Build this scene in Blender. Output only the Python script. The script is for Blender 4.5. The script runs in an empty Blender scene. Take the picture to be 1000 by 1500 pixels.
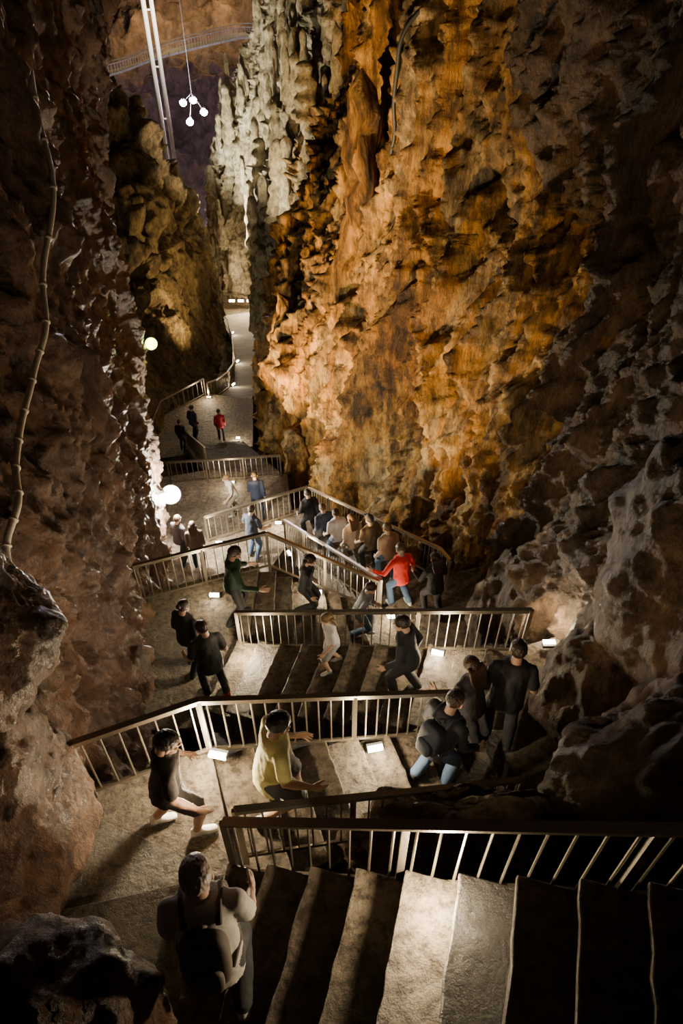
import bpy, bmesh, math, random
import numpy as np
from mathutils import Vector, Matrix
from mathutils.bvhtree import BVHTree

random.seed(7)
rng = np.random.RandomState(11)
col = bpy.context.scene.collection

# ------------------------------------------------------------------ noise
_perm = rng.permutation(256)
_perm = np.concatenate([_perm, _perm, _perm])
_g = rng.normal(size=(256, 3)); _g /= np.linalg.norm(_g, axis=1)[:, None]

def pnoise(P, off=0.0):
    P = P + off
    i = np.floor(P).astype(np.int64); f = P - i
    u = f * f * f * (f * (f * 6 - 15) + 10)
    i &= 255
    out = np.zeros(len(P))
    for dx in (0, 1):
        wx = u[:, 0] if dx else 1 - u[:, 0]
        for dy in (0, 1):
            wy = u[:, 1] if dy else 1 - u[:, 1]
            for dz in (0, 1):
                wz = u[:, 2] if dz else 1 - u[:, 2]
                h = _perm[_perm[_perm[(i[:, 0] + dx) & 255] + ((i[:, 1] + dy) & 255)] + ((i[:, 2] + dz) & 255)]
                g = _g[h]
                out += wx * wy * wz * (g[:, 0] * (f[:, 0] - dx) + g[:, 1] * (f[:, 1] - dy) + g[:, 2] * (f[:, 2] - dz))
    return out * 1.6

def fbm(P, octv=5, off=0.0, gain=0.5):
    a = 1.0; s = np.zeros(len(P)); fr = 1.0
    for k in range(octv):
        s += a * pnoise(P * fr, off + 17.3 * k); a *= gain; fr *= 2.03
    return s

def ridged(P, octv=4, off=0.0, gain=0.5):
    a = 1.0; s = np.zeros(len(P)); fr = 1.0
    for k in range(octv):
        n = 1 - np.abs(pnoise(P * fr, off + 9.1 * k)) * 2
        s += a * n; a *= gain; fr *= 2.1
    return s

# ------------------------------------------------------------------ mesh helpers
def mesh_obj(name, verts, faces, mats, midx=None, smooth=True, parent=None, loc=None):
    me = bpy.data.meshes.new(name)
    me.from_pydata([tuple(v) for v in verts] if not isinstance(verts, np.ndarray) else verts.tolist(), [], faces if isinstance(faces, list) else faces.tolist())
    for m in (mats if isinstance(mats, (list, tuple)) else [mats]):
        me.materials.append(m)
    if midx is not None:
        me.polygons.foreach_set('material_index', np.array(midx, dtype=np.int32))
    me.polygons.foreach_set('use_smooth', np.full(len(me.polygons), smooth))
    me.update()
    o = bpy.data.objects.new(name, me); col.objects.link(o)
    if parent: o.parent = parent
    if loc is not None: o.location = loc
    return o

def cr(arr, n):
    arr = np.asarray(arr, float); m = len(arr)
    t = np.linspace(0, m - 1, n); i = np.clip(np.floor(t).astype(int), 0, m - 2); f = t - i
    sh = (n,) + (1,) * (arr.ndim - 1); f = f.reshape(sh)
    p0 = arr[np.clip(i - 1, 0, m - 1)]; p1 = arr[i]; p2 = arr[i + 1]; p3 = arr[np.clip(i + 2, 0, m - 1)]
    return 0.5 * ((2 * p1) + (-p0 + p2) * f + (2 * p0 - 5 * p1 + 4 * p2 - p3) * f * f + (-p0 + 3 * p1 - 3 * p2 + p3) * f ** 3)

def grid_faces(R, C):
    a = np.arange(R * C).reshape(R, C)
    return np.stack([a[:-1, :-1].ravel(), a[:-1, 1:].ravel(), a[1:, 1:].ravel(), a[1:, :-1].ravel()], 1)

def loft_surface(name, ctrl, R, C, disp, mat, flip=1):
    g = cr(ctrl, R); g = np.swapaxes(cr(np.swapaxes(g, 0, 1), C), 0, 1)
    du = np.gradient(g, axis=1); dv = np.gradient(g, axis=0)
    n = np.cross(du, dv); n /= (np.linalg.norm(n, axis=2)[..., None] + 1e-9)
    P = g.reshape(-1, 3); N = n.reshape(-1, 3) * flip
    P = P + N * disp(P)[:, None]
    F = grid_faces(R, C)
    return mesh_obj(name, P, F, mat), P, F

class Acc:
    def __init__(s): s.v = []; s.f = []; s.m = []
    def add(s, v, f, m=0):
        b = len(s.v); s.v += [tuple(p) for p in v]; s.f += [[b + i for i in q] for q in f]; s.m += [m] * len(f)
    def box_seg(s, a, b, w, h, m=0):
        a = Vector(a); b = Vector(b); d = (b - a).normalized()
        up = Vector((0, 0, 1)) if abs(d.z) < .95 else Vector((0, 1, 0))
        r = d.cross(up).normalized() * w / 2; u = r.cross(d).normalized() * h / 2
        vs = [p + x * r + y * u for p in (a, b) for x, y in ((-1, -1), (1, -1), (1, 1), (-1, 1))]
        s.add(vs, [[0, 1, 2, 3], [7, 6, 5, 4], [0, 4, 5, 1], [1, 5, 6, 2], [2, 6, 7, 3], [3, 7, 4, 0]], m)
    def tube(s, pts, r, n=8, m=0, caps=True):
        pts = [Vector(p) for p in pts]; L = len(pts)
        rr = r if isinstance(r, (list, tuple)) else [r] * L
        vs = []; prev = None
        for i, p in enumerate(pts):
            d = (pts[min(i + 1, L - 1)] - pts[max(i - 1, 0)]).normalized()
            if prev is None:
                a = d.cross(Vector((0.3, 0.2, 1)) if abs(d.z) < .9 else Vector((1, 0, 0))).normalized()
            else:
                a = (prev - d * prev.dot(d)).normalized()
            prev = a; b = d.cross(a)
            for k in range(n):
                t = 2 * math.pi * k / n
                vs.append(p + (a * math.cos(t) + b * math.sin(t)) * rr[i])
        fs = [[i * n + k, i * n + (k + 1) % n, (i + 1) * n + (k + 1) % n, (i + 1) * n + k] for i in range(L - 1) for k in range(n)]
        if caps: fs += [list(range(n))[::-1], [(L - 1) * n + k for k in range(n)]]
        s.add(vs, fs, m)
    def rings(s, rings, n=16, m=0):
        vs = []
        for c, ax, ay in rings:
            for k in range(n):
                t = 2 * math.pi * k / n
                vs.append(Vector(c) + ax * math.cos(t) + ay * math.sin(t))
        L = len(rings)
        fs = [[i * n + k, i * n + (k + 1) % n, (i + 1) * n + (k + 1) % n, (i + 1) * n + k] for i in range(L - 1) for k in range(n)]
        fs += [list(range(n))[::-1], [(L - 1) * n + k for k in range(n)]]
        s.add(vs, fs, m)
    def ell(s, c, r, M=None, seg=16, rings=10, m=0, pw=1.0):
        vs = []; fs = []
        sg = lambda v: math.copysign(abs(v) ** pw, v)
        for i in range(rings + 1):
            ph = math.pi * i / rings
            for k in range(seg):
                t = 2 * math.pi * k / seg
                p = Vector((sg(math.sin(ph)) * sg(math.cos(t)) * r[0], sg(math.sin(ph)) * sg(math.sin(t)) * r[1], sg(math.cos(ph)) * r[2]))
                if M: p = M @ p
                vs.append(Vector(c) + p)
        for i in range(rings):
            for k in range(seg):
                fs.append([i * seg + k, (i + 1) * seg + k, (i + 1) * seg + (k + 1) % seg, i * seg + (k + 1) % seg])
        s.add(vs, fs, m)
    def obj(s, name, mats, smooth=False, parent=None):
        return mesh_obj(name, s.v, s.f, mats, s.m, smooth, parent)

# ------------------------------------------------------------------ materials
def new_mat(name):
    m = bpy.data.materials.new(name); m.use_nodes = True
    nt = m.node_tree; b = nt.nodes['Principled BSDF']
    return m, nt, b

def rock_mat(name, cols, scale=1.0, zs=0.5, rough=0.75, bump=0.12, dark=0.6, spec=0.35, streak=0.0):
    m, nt, b = new_mat(name); N = nt.nodes; L = nt.links
    geo = N.new('ShaderNodeNewGeometry')
    mp = N.new('ShaderNodeMapping'); mp.inputs['Scale'].default_value = (scale, scale, scale * zs)
    L.new(geo.outputs['Position'], mp.inputs['Vector'])
    n1 = N.new('ShaderNodeTexNoise'); n1.inputs['Scale'].default_value = 0.8; n1.inputs['Detail'].default_value = 7; n1.inputs['Roughness'].default_value = .65; n1.inputs['Distortion'].default_value = .5
    L.new(mp.outputs[0], n1.inputs['Vector'])
    r1 = N.new('ShaderNodeValToRGB'); e = r1.color_ramp.elements
    k = len(cols)
    e[0].position = .34; e[0].color = cols[0] + (1,); e[1].position = .66; e[1].color = cols[-1] + (1,)
    for i in range(1, k - 1):
        q = e.new(.34 + .32 * i / (k - 1)); q.color = cols[i] + (1,)
    L.new(n1.outputs['Fac'], r1.inputs['Fac'])
    n2 = N.new('ShaderNodeTexNoise'); n2.inputs['Scale'].default_value = 5.5; n2.inputs['Detail'].default_value = 8; n2.inputs['Roughness'].default_value = .75
    L.new(mp.outputs[0], n2.inputs['Vector'])
    r2 = N.new('ShaderNodeValToRGB'); r2.color_ramp.elements[0].position = .40; r2.color_ramp.elements[1].position = .56
    r2.color_ramp.elements[0].color = (1 - dark,) * 3 + (1,); r2.color_ramp.elements[1].color = (1, 1, 1, 1)
    L.new(n2.outputs['Fac'], r2.inputs['Fac'])
    mx = N.new('ShaderNodeMixRGB'); mx.blend_type = 'MULTIPLY'; mx.inputs[0].default_value = 1
    L.new(r1.outputs[0], mx.inputs[1]); L.new(r2.outputs[0], mx.inputs[2])
    out = mx.outputs[0]
    if streak:
        mp2 = N.new('ShaderNodeMapping'); mp2.inputs['Scale'].default_value = (2.2, 2.2, .14)
        L.new(geo.outputs['Position'], mp2.inputs['Vector'])
        n4 = N.new('ShaderNodeTexNoise'); n4.inputs['Scale'].default_value = 1; n4.inputs['Detail'].default_value = 5; n4.inputs['Roughness'].default_value = .6
        L.new(mp2.outputs[0], n4.inputs['Vector'])
        r4 = N.new('ShaderNodeValToRGB'); r4.color_ramp.elements[0].position = .40; r4.color_ramp.elements[1].position = .60
        r4.color_ramp.elements[0].color = (.28, .25, .22, 1); r4.color_ramp.elements[1].color = (1.0, 1.0, 1.0, 1)
        L.new(n4.outputs['Fac'], r4.inputs['Fac'])
        m4 = N.new('ShaderNodeMixRGB'); m4.blend_type = 'MULTIPLY'; m4.inputs[0].default_value = streak
        L.new(out, m4.inputs[1]); L.new(r4.outputs[0], m4.inputs[2]); out = m4.outputs[0]
    L.new(out, b.inputs['Base Color'])
    n3 = N.new('ShaderNodeTexNoise'); n3.noise_type = 'RIDGED_MULTIFRACTAL'
    n3.inputs['Scale'].default_value = 2.6; n3.inputs['Detail'].default_value = 8; n3.inputs['Roughness'].default_value = .62; n3.inputs['Distortion'].default_value = .3
    L.new(mp.outputs[0], n3.inputs['Vector'])
    ad = N.new('ShaderNodeMath'); ad.operation = 'MULTIPLY_ADD'
    L.new(n2.outputs['Fac'], ad.inputs[0]); ad.inputs[1].default_value = 1.8
    L.new(n3.outputs['Fac'], ad.inputs[2])
    bp = N.new('ShaderNodeBump'); bp.inputs['Strength'].default_value = 1; bp.inputs['Distance'].default_value = bump
    L.new(ad.outputs[0], bp.inputs['Height']); L.new(bp.outputs[0], b.inputs['Normal'])
    rr = N.new('ShaderNodeMapRange'); rr.inputs['To Min'].default_value = rough - .2; rr.inputs['To Max'].default_value = min(1, rough + .15)
    L.new(n2.outputs['Fac'], rr.inputs['Value']); L.new(rr.outputs[0], b.inputs['Roughness'])
    b.inputs['Specular IOR Level'].default_value = spec
    return m

def plain(name, c, rough=.7, metal=0, noise=.15, bscale=60, bdist=.004):
    m, nt, b = new_mat(name); N = nt.nodes; L = nt.links
    tc = N.new('ShaderNodeTexCoord')
    n = N.new('ShaderNodeTexNoise'); n.inputs['Scale'].default_value = 14; n.inputs['Detail'].default_value = 3
    L.new(tc.outputs['Object'], n.inputs['Vector'])
    r = N.new('ShaderNodeValToRGB')
    r.color_ramp.elements[0].color = tuple(x * (1 - noise) for x in c) + (1,); r.color_ramp.elements[1].color = tuple(min(1, x * (1 + noise)) for x in c) + (1,)
    L.new(n.outputs['Fac'], r.inputs[0]); L.new(r.outputs[0], b.inputs['Base Color'])
    b.inputs['Roughness'].default_value = rough; b.inputs['Metallic'].default_value = metal
    if bdist:
        n2 = N.new('ShaderNodeTexNoise'); n2.inputs['Scale'].default_value = bscale
        L.new(tc.outputs['Object'], n2.inputs['Vector'])
        bp = N.new('ShaderNodeBump'); bp.inputs['Distance'].default_value = bdist; bp.inputs['Strength'].default_value = .5
        L.new(n2.outputs['Fac'], bp.inputs['Height']); L.new(bp.outputs[0], b.inputs['Normal'])
    return m

def emis(name, c, s):
    m, nt, b = new_mat(name)
    b.inputs['Base Color'].default_value = c + (1,); b.inputs['Emission Color'].default_value = c + (1,); b.inputs['Emission Strength'].default_value = s
    return m

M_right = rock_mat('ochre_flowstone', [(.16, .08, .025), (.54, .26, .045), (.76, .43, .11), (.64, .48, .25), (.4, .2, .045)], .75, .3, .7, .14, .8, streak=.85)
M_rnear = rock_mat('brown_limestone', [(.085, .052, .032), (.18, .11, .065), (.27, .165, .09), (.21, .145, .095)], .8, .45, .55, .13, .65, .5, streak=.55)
M_left = rock_mat('dark_wet_limestone', [(.09, .05, .038), (.22, .122, .08), (.34, .2, .125)], .8, .45, .43, .13, .6, .65)
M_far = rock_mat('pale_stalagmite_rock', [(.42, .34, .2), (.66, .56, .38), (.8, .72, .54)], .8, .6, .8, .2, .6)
M_ridge = rock_mat('lichen_brown_rock', [(.13, .08, .035), (.3, .19, .075), (.44, .3, .13)], .7, .45, .85, .3, .65, streak=.5)
M_back = rock_mat('purple_brown_rock', [(.13, .085, .08), (.2, .135, .12), (.26, .175, .145)], .15, .5, .9, .6, .5)
M_floor = rock_mat('rubble_ground', [(.12, .08, .055), (.24, .16, .1), (.34, .24, .16)], 1.1, 1, .8, .12, .6)
M_stone = rock_mat('worn_concrete', [(.115, .092, .07), (.19, .152, .112), (.275, .225, .17)], 1.8, 1, .40, .045, .72, .65)
M_path = rock_mat('path_concrete', [(.30, .28, .24), (.36, .34, .3), (.42, .4, .36)], .6, 1, .8, .03, .25)
M_metal = plain('brushed_steel', (.36, .32, .26), .34, .9, .1)
M_cable = plain('grey_conduit', (.85, .8, .68), .5)
M_black = plain('black_cable', (.02, .02, .02), .6)
M_pipe = plain('white_tube', (.92, .86, .8), .5)
M_lamp = emis('lamp_glow', (1, .9, .7), 60)
M_flood = emis('floodlight_glow', (1, .93, .75), 300)
M_green = emis('green_lamp_glow', (.75, 1, .1), 14)
M_house = plain('lamp_housing', (.05, .05, .05), .5)

# ------------------------------------------------------------------ camera
cam = bpy.data.cameras.new('camera'); camo = bpy.data.objects.new('camera', cam); col.objects.link(camo)
cam.sensor_fit = 'VERTICAL'; cam.sensor_height = 36; cam.lens = 36 * 1080 / 1500; cam.clip_start = .05; cam.clip_end = 400
camo.rotation_euler = (math.radians(46), 0, 0)
bpy.context.scene.camera = camo

# ------------------------------------------------------------------ walls
def dispR(P):
    s = P[:, 1]
    near = np.clip((11 - s) / 4, 0, 1)
    far = np.clip((s - 26) / 15, 0, 1)
    a = fbm(P * [.35, .35, .10], 3, 3.0) * .6
    warp = fbm(P * [.5, .5, .3], 3, 90.) * .45
    Pw = P + np.stack([warp, -warp, warp * 0], 1)
    r1 = np.clip(1 - np.abs(pnoise(Pw * [.75, .75, .06], 8.)) * 2.2, 0, 1)
    r2 = np.clip(1 - np.abs(pnoise(Pw * [1.7, 1.7, .10], 28.)) * 2.2, 0, 1)
    flute = r1 ** 2 * .65 + r2 ** 2 * .34
    crack = np.clip(1 - np.abs(pnoise(Pw * [.6, .6, .05], 53.)) * 14, 0, 1) * .6 * (1 - near)
    flute2 = ridged(Pw * [3.6, 3.6, .28], 3, 18.0) * .08
    bould = ridged(P * [.5, .5, .3], 4, 41.0) * .4
    fine = fbm(P * [2.6, 2.6, 1.5], 5, 60.0, .65) * .17
    return a + flute * (1 - .6 * near) * (1 + .3 * far) - crack - .3 + flute2 + bould * (.08 + 1.0 * near) - .22 + fine * (1 + .6 * far)

zr = [3, -3, -8, -13, -18, -26, -34]
yr = [-3, 0, 2.5, 4.5, 6.3, 8.5, 11, 14.5, 18.3, 24, 34, 44, 53, 58, 66]
xr = [[3.6, 3.8, 4.2, 4.8, 5.0, 5.2, 4.6, 3.6, 2.4, 1.7, 1.2, .2, -.8, -1.2, 0],
      [3.4, 3.5, 3.6, 3.8, 4.3, 4.7, 4.0, 2.9, 1.7, 1.0, .4, -.8, -2.0, -2.6, -1],
      [2.9, 2.9, 2.8, 2.8, 3.1, 3.6, 3.2, 2.0, .7, .2, -.8, -2.0, -3.2, -4.0, -3],
      [2.9, 2.9, 2.8, 2.9, 3.2, 3.4, 2.7, 1.3, -.3, -1.5, -2.6, -3.8, -4.4, -6.5, -5],
      [3, 3, 3, 3, 3.2, 3.3, 2.6, .9, -1.0, -2.9, -3.6, -4.6, -4.6, -8.4, -6],
      [3, 3, 3, 3, 3.2, 3.3, 2.6, .9, -1.1, -3.2, -3.9, -4.6, -4.5, -11, -8],
      [3, 3, 3, 3, 3.2, 3.3, 2.6, .9, -1.1, -3.2, -3.9, -4.6, -4.5, -11, -8]]
ctrl = np.array([[[xr[i][j], yr[j], zr[i]] for j in range(len(yr))] for i in range(len(zr))])
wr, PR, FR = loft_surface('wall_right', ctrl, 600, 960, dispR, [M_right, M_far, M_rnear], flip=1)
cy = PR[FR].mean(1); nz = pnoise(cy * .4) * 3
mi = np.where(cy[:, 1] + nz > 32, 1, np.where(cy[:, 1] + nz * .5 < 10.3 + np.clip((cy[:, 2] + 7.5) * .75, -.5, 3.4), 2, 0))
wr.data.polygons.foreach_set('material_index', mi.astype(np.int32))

def dispL(P):
    a = fbm(P * [.4, .4, .18], 3, 23.0) * .4
    w = fbm(P * .6, 3, 95.) * .4
    Pw = P + np.stack([w, w, w * 0], 1)
    fl = ridged(Pw * [.9, .9, .16], 4, 28.0) * .24
    fine = fbm(P * [2.6, 2.6, 1.5], 5, 70.0, .65) * .13
    return a + fl - .4 + fine
zl = [3, -3, -6, -9, -12, -16, -22, -28]
yl = [-3, 0, 2, 4, 6.5, 9, 12, 15.5, 19, 21.5, 23, 24]
xl = [[2.6, 2.8, 3.0, 3.2, 3.6, 3.9, 4.2, 4.7, 5.2, 5.4, 6.5, 14],
      [2.5, 2.6, 2.6, 2.8, 3.1, 3.6, 4.1, 4.7, 5.3, 5.5, 6.5, 14],
      [2.3, 2.3, 2.4, 2.6, 2.9, 3.5, 4.1, 4.8, 5.8, 6.4, 7.6, 14],
      [2.5, 2.5, 2.4, 2.5, 2.8, 3.4, 4.1, 5.0, 6.4, 7.5, 8.3, 14],
      [2.6, 2.6, 2.6, 2.6, 2.9, 3.5, 4.1, 5.0, 6.5, 7.6, 8.4, 14],
      [3, 3, 3, 3, 3.3, 3.7, 4.5, 5.3, 6.2, 7.2, 8.2, 14],
      [3, 3, 3, 3, 3.3, 3.8, 4.8, 5.5, 6.5, 7.2, 8.5, 14],
      [3, 3, 3, 3, 3.3, 3.8, 4.8, 5.5, 6.5, 7.2, 8.5, 14]]
ctrl = np.array([[[-xl[i][j], yl[j], zl[i]] for j in range(len(yl))] for i in range(len(zl))])
wl, PL, FL = loft_surface('wall_left', ctrl, 500, 600, dispL, M_left, flip=-1)
bvhL = BVHTree.FromPolygons(PL.tolist(), FL.tolist())
bvhR = BVHTree.FromPolygons(PR.tolist(), FR.tolist())

ridge = np.array([
 [(-22, 60, -24), (-19, 60, -24), (-17, 60, -25), (-15, 60, -27), (-13, 60, -29), (-12, 60, -31), (-11, 60, -35)],
 [(-15.6, 46.7, -12.1), (-13.0, 46.0, -12.8), (-12.1, 46.1, -14.1), (-11.2, 45.7, -16.1), (-10.0, 46.1, -18.5), (-9.3, 47.7, -21.1), (-8.7, 49.0, -25.6)],
 [(-14.1, 38.3, -15.0), (-12.0, 38.3, -15.6), (-10.8, 38.8, -16.8), (-10.2, 40.0, -18.6), (-9.4, 40.9, -20.8), (-8.9, 42.9, -23), (-8.3, 46.4, -26)],
 [(-12.6, 31.0, -17.8), (-10.4, 31.0, -18.2), (-9.7, 31.5, -19.4), (-9.1, 33.0, -20.8), (-8.5, 36.6, -22.9), (-8.1, 40.2, -24.6), (-7.9, 42.6, -26.0)],
 [(-11.5, 26.1, -17.8), (-9.6, 26.1, -18.2), (-9.0, 26.9, -19.4), (-8.4, 28.6, -20.6), (-7.8, 30.3, -21.4), (-7.4, 32.0, -22.4), (-7.0, 34.5, -23.9)],
 [(-10.4, 21.8, -17.8), (-9.0, 22.7, -18.6), (-8.7, 23.7, -19.4), (-8.4, 25.2, -20.2), (-8.0, 26.7, -20.9), (-7.6, 27.7, -21.4), (-7.2, 28.6, -22)]], float)
def dispRidge(P):
    amp = np.clip((P[:, 2] + 23) / 5, .1, 1) * np.clip((P[:, 1] - 29) / 8, .1, 1)
    w = fbm(P * .4, 3, 77.) * .8
    Pw = P + np.stack([w, w, w * 0], 1)
    r1 = np.clip(1 - np.abs(pnoise(Pw * [.5, .5, .06], 13.)) * 2, 0, 1) ** 1.5
    r2 = np.clip(1 - np.abs(pnoise(Pw * [1.2, 1.2, .15], 33.)) * 2, 0, 1) ** 1.5
    return (fbm(P * .3, 4, 5.0) * .9 + r1 * 2.2 + r2 * .9 - 1.7) * amp + fbm(P * 1.3, 5, 3., .6) * .22
loft_surface('rock_ridge', ridge, 340, 340, dispRidge, M_ridge, flip=1)

# back chamber
bz = [(70, -48), (84, -40), (95, -36), (106, -32), (110, -25.5), (118, -23.5), (124, -18), (126, -8), (120, 4), (95, 12)]
ctrl = np.array([[[x, y - abs(x + 15) * .15, z] for x in (-70, -50, -35, -22, -12, 0, 20)] for y, z in bz], float)
loft_surface('wall_back', ctrl, 260, 280, lambda P: fbm(P * .08, 7, 2.0, .6) * 2.4 + ridged(P * .15, 5, 4.0) * 1.0, M_back, flip=-1)

# ground under stairs
ty = [-4, 2, 3.4, 4.6, 6, 8, 9.4, 12, 14, 16, 18.6, 22, 26, 30, 35, 46, 55, 72]
tz = [-6.9, -6.9, -8.3, -9.6, -10.6, -11.2, -12.4, -15.0, -15.4, -16.8, -17.0, -19.4, -21.0, -22.6, -24.8, -28.4, -30.2, -46]
gy = np.linspace(-4, 72, 560); gx = np.linspace(-16, 7, 240)
X, Y = np.meshgrid(gx, gy)
Z = np.interp(Y, ty, tz)
Z += np.clip(X - .6, 0, 2) * .55 * np.clip((3.4 - Y) / 1.5, 0, 1)
P = np.stack([X, Y, Z], -1).reshape(-1, 3); P[:, 2] += fbm(P * .9, 4, 9.) * .22 - .1
mesh_obj('floor', P, grid_faces(*X.shape), M_floor)

# boulders
def boulder(name, c, r, mat, seed, rough=.35):
    bm = bmesh.new(); bmesh.ops.create_icosphere(bm, subdivisions=6, radius=1)
    V = np.array([v.co[:] for v in bm.verts]); F = [[v.index for v in f.verts] for f in bm.faces]; bm.free()
    d = 1 + fbm(V * 1.0, 6, seed, .55) * rough + ridged(V * 1.1, 4, seed + 3) * rough * .35
    V = V * d[:, None] * np.array(r) + np.array(c)
    return mesh_obj(name, V, F, mat)
boulder('boulder', (-2.85, 3.1, -4.15), (.75, .6, .75), M_left, 1.3, .2)
boulder('boulder', (-2.75, 2.4, -5.6), (.7, .9, .9), M_left, 5.3, .22)
boulder('boulder', (-1.75, .72, -5.15), (.75, .7, .8), M_left, 8.9, .22)
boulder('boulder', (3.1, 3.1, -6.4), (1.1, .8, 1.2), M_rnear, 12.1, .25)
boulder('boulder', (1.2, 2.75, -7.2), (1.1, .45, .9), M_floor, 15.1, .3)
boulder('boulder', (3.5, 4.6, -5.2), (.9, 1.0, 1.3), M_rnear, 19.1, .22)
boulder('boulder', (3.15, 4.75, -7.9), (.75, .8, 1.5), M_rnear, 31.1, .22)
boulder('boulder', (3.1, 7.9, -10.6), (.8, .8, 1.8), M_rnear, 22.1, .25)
boulder('boulder', (-3.7, 6.0, -9.2), (.8, .7, .9), M_left, 26.1, .25)

# stalagmites
def stalag(acc, base, h, r, seed, n=14, plate=.22):
    R = 30; rs = random.Random(seed); ph = [rs.uniform(0, 6.28) for _ in range(6)]
    vs = []; cx = rs.uniform(-.1, .1) * h * .3; cyy = rs.uniform(-.1, .1) * h * .3
    for i in range(R + 1):
        t = i / R
        rad = r * (1.25 - .75 * t ** .8) * (1 + plate * abs(math.sin(t * h * 5 + ph[0])) + .12 * math.sin(t * 23 + ph[1]))
        if t > .9: rad *= math.sqrt(max(0, 1 - ((t - .9) / .1) ** 2)) + .02
        for k in range(n):
            a = 2 * math.pi * k / n
            rr = rad * (1 + .12 * math.sin(3 * a + ph[2] + t * 4) + .1 * math.sin(5 * a + ph[3] - t * 7))
            vs.append((base[0] + cx * t + rr * math.cos(a), base[1] + cyy * t + rr * math.sin(a), base[2] + h * t))
    fs = [[i * n + k, i * n + (k + 1) % n, (i + 1) * n + (k + 1) % n, (i + 1) * n + k] for i in range(R) for k in range(n)]
    acc.add(vs, fs)
A = Acc()
rs = random.Random(5)
for i in range(480):
    z = rs.uniform(-27, -4)
    y0 = rs.uniform(30, 59) if z > -20 else rs.uniform(46, 59)
    hit = bvhR.ray_cast(Vector((-25, y0, z)), Vector((1, 0, 0)))
    if hit[0] is None: continue
    p = hit[0]
    stalag(A, (p.x + .05, p.y, p.z - .8), rs.uniform(1.4, 4.2), rs.uniform(.18, .5), i)
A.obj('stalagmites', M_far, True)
A = Acc()
for (x, y, z0, h, r) in [(.35, 19.2, -19, 14.6, .62), (-1.9, 23, -19, 7, .6), (-1.6, 19.4, -19, 4.0, .6), (1.5, 16.9, -15, 9.5, .45)]:
    stalag(A, (x, y, z0), h, r, int(x * 10) + 50, 40, .1)
V = np.array(A.v); V += (np.stack([fbm(V * 1.2, 4, 1.), fbm(V * 1.2, 4, 31.), fbm(V * .8, 4, 61.) * .3], 1)) * .3
mesh_obj('flowstone_columns', V, A.f, M_right)
A = Acc()
for i in range(46):
    t = rs.random() ** .7; k = rs.choice([1, 1, 1, 2])
    j = rs.randint(1, 5); base = ridge[k][j] * (1 - t) + ridge[k][j + 1] * t
    stalag(A, (base[0], base[1] - rs.uniform(0, 2), base[2] - 1.4), rs.uniform(1.6, 3.2), rs.uniform(.2, .5), i + 200)
A.obj('stalagmites', M_ridge, True)

# ------------------------------------------------------------------ stairs
floorV = []; floorF = []
def reg(o):
    b = len(floorV)
    floorV.extend([v.co[:] for v in o.data.vertices]); floorF.extend([[b + i for i in p.vertices] for p in o.data.polygons])
def prism(acc, poly, zt, zb, m=0):
    n = len(poly)
    a = sum(poly[i][0] * poly[(i + 1) % n][1] - poly[(i + 1) % n][0] * poly[i][1] for i in range(n))
    if a < 0: poly = poly[::-1]
    vs = [(p[0], p[1], zt) for p in poly] + [(p[0], p[1], zb) for p in poly]
    fs = [list(range(n)), [n + i for i in range(n)][::-1]] + [[i, n + i, n + (i + 1) % n, (i + 1) % n] for i in range(n)]
    acc.add(vs, fs, m)
def bevel(o, w=.012, seg=2):
    m = o.modifiers.new('bevel', 'BEVEL'); m.width = w; m.segments = seg; m.limit_method = 'ANGLE'
def lerp(a, b, t): return tuple(a[i] + (b[i] - a[i]) * t for i in range(len(a)))
def flight(n0, n1, f0, f1, ztop, n, rise, th=.6):
    A = Acc(); rj = random.Random(int(ztop * 100))
    for i in range(n):
        z = ztop - (i + 1) * rise
        M_ = 12
        j0 = rj.uniform(-.01, .01)
        a = lerp(n0, n1, i / n); d = lerp(f0, f1, i / n)
        e0 = lerp(n0, n1, (i + 1) / n + .012); e1 = lerp(f0, f1, (i + 1) / n + .012)
        edge = []
        dn = Vector((n1[0] - n0[0], n1[1] - n0[1])).normalized()
        for q in range(M_ + 1):
            p = lerp(e0, e1, q / M_); w = rj.uniform(-.014, .008) if 0 < q < M_ else 0
            edge.append((p[0] + dn.x * w, p[1] + dn.y * w))
        prism(A, [a] + edge + [d], z + j0 * .4, z - .06)
        b2 = lerp(n0, n1, (i + 1) / n - .004); c2 = lerp(f0, f1, (i + 1) / n - .004)
        prism(A, [a, b2, c2, d], z - .055, z - th)
    o = A.obj('stone_staircase', M_stone); bevel(o); reg(o); return o
def landing(polys, zt, name='stone_landing', th=.5):
    A = Acc()
    for p, z in (zip(polys, zt)): prism(A, p, z, z - th)
    o = A.obj(name, M_stone); bevel(o); reg(o); return o

flight((2.42, -.15), (-1.23, .8), (2.8, 1.3), (-.85, 2.25), -4.05 + .195, 11, .195)
landing([[(-.85, 2.27), (-1.23, .8), (-3.2, .3), (-3.2, 1.75)], [(-.85, 2.27), (-3.2, 1.7), (-3.2, 2.75), (-2.7, 3.0)], [(-.85, 2.27), (-2.75, 2.9), (-2.3, 3.15), (-1.25, 3.5)]], [-6.2, -6.38, -6.56])
flight((-.8, 2.3), (1.9, 3.5), (-1.25, 3.5), (1.52, 4.6), -6.56, 8, .1767)
landing([[(1.5, 4.62), (1.9, 3.45), (3.6, 3.5), (3.8, 6.3), (2.39, 5.85), (1.99, 4.62)]], [-8.15])
flight((1.99, 4.6), (-2.04, 5.9), (2.39, 5.85), (-1.64, 7.2), -8.15, 11, .155)
landing([[(-2.04, 5.7), (-1.55, 7.3), (-1.5, 9.0), (-3.5, 8.3), (-4.0, 5.6)]], [-10.0])
flight((-1.55, 7.35), (1.3, 7.7), (-1.5, 8.95), (.75, 9.1), -10.0, 8, .1667)
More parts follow.
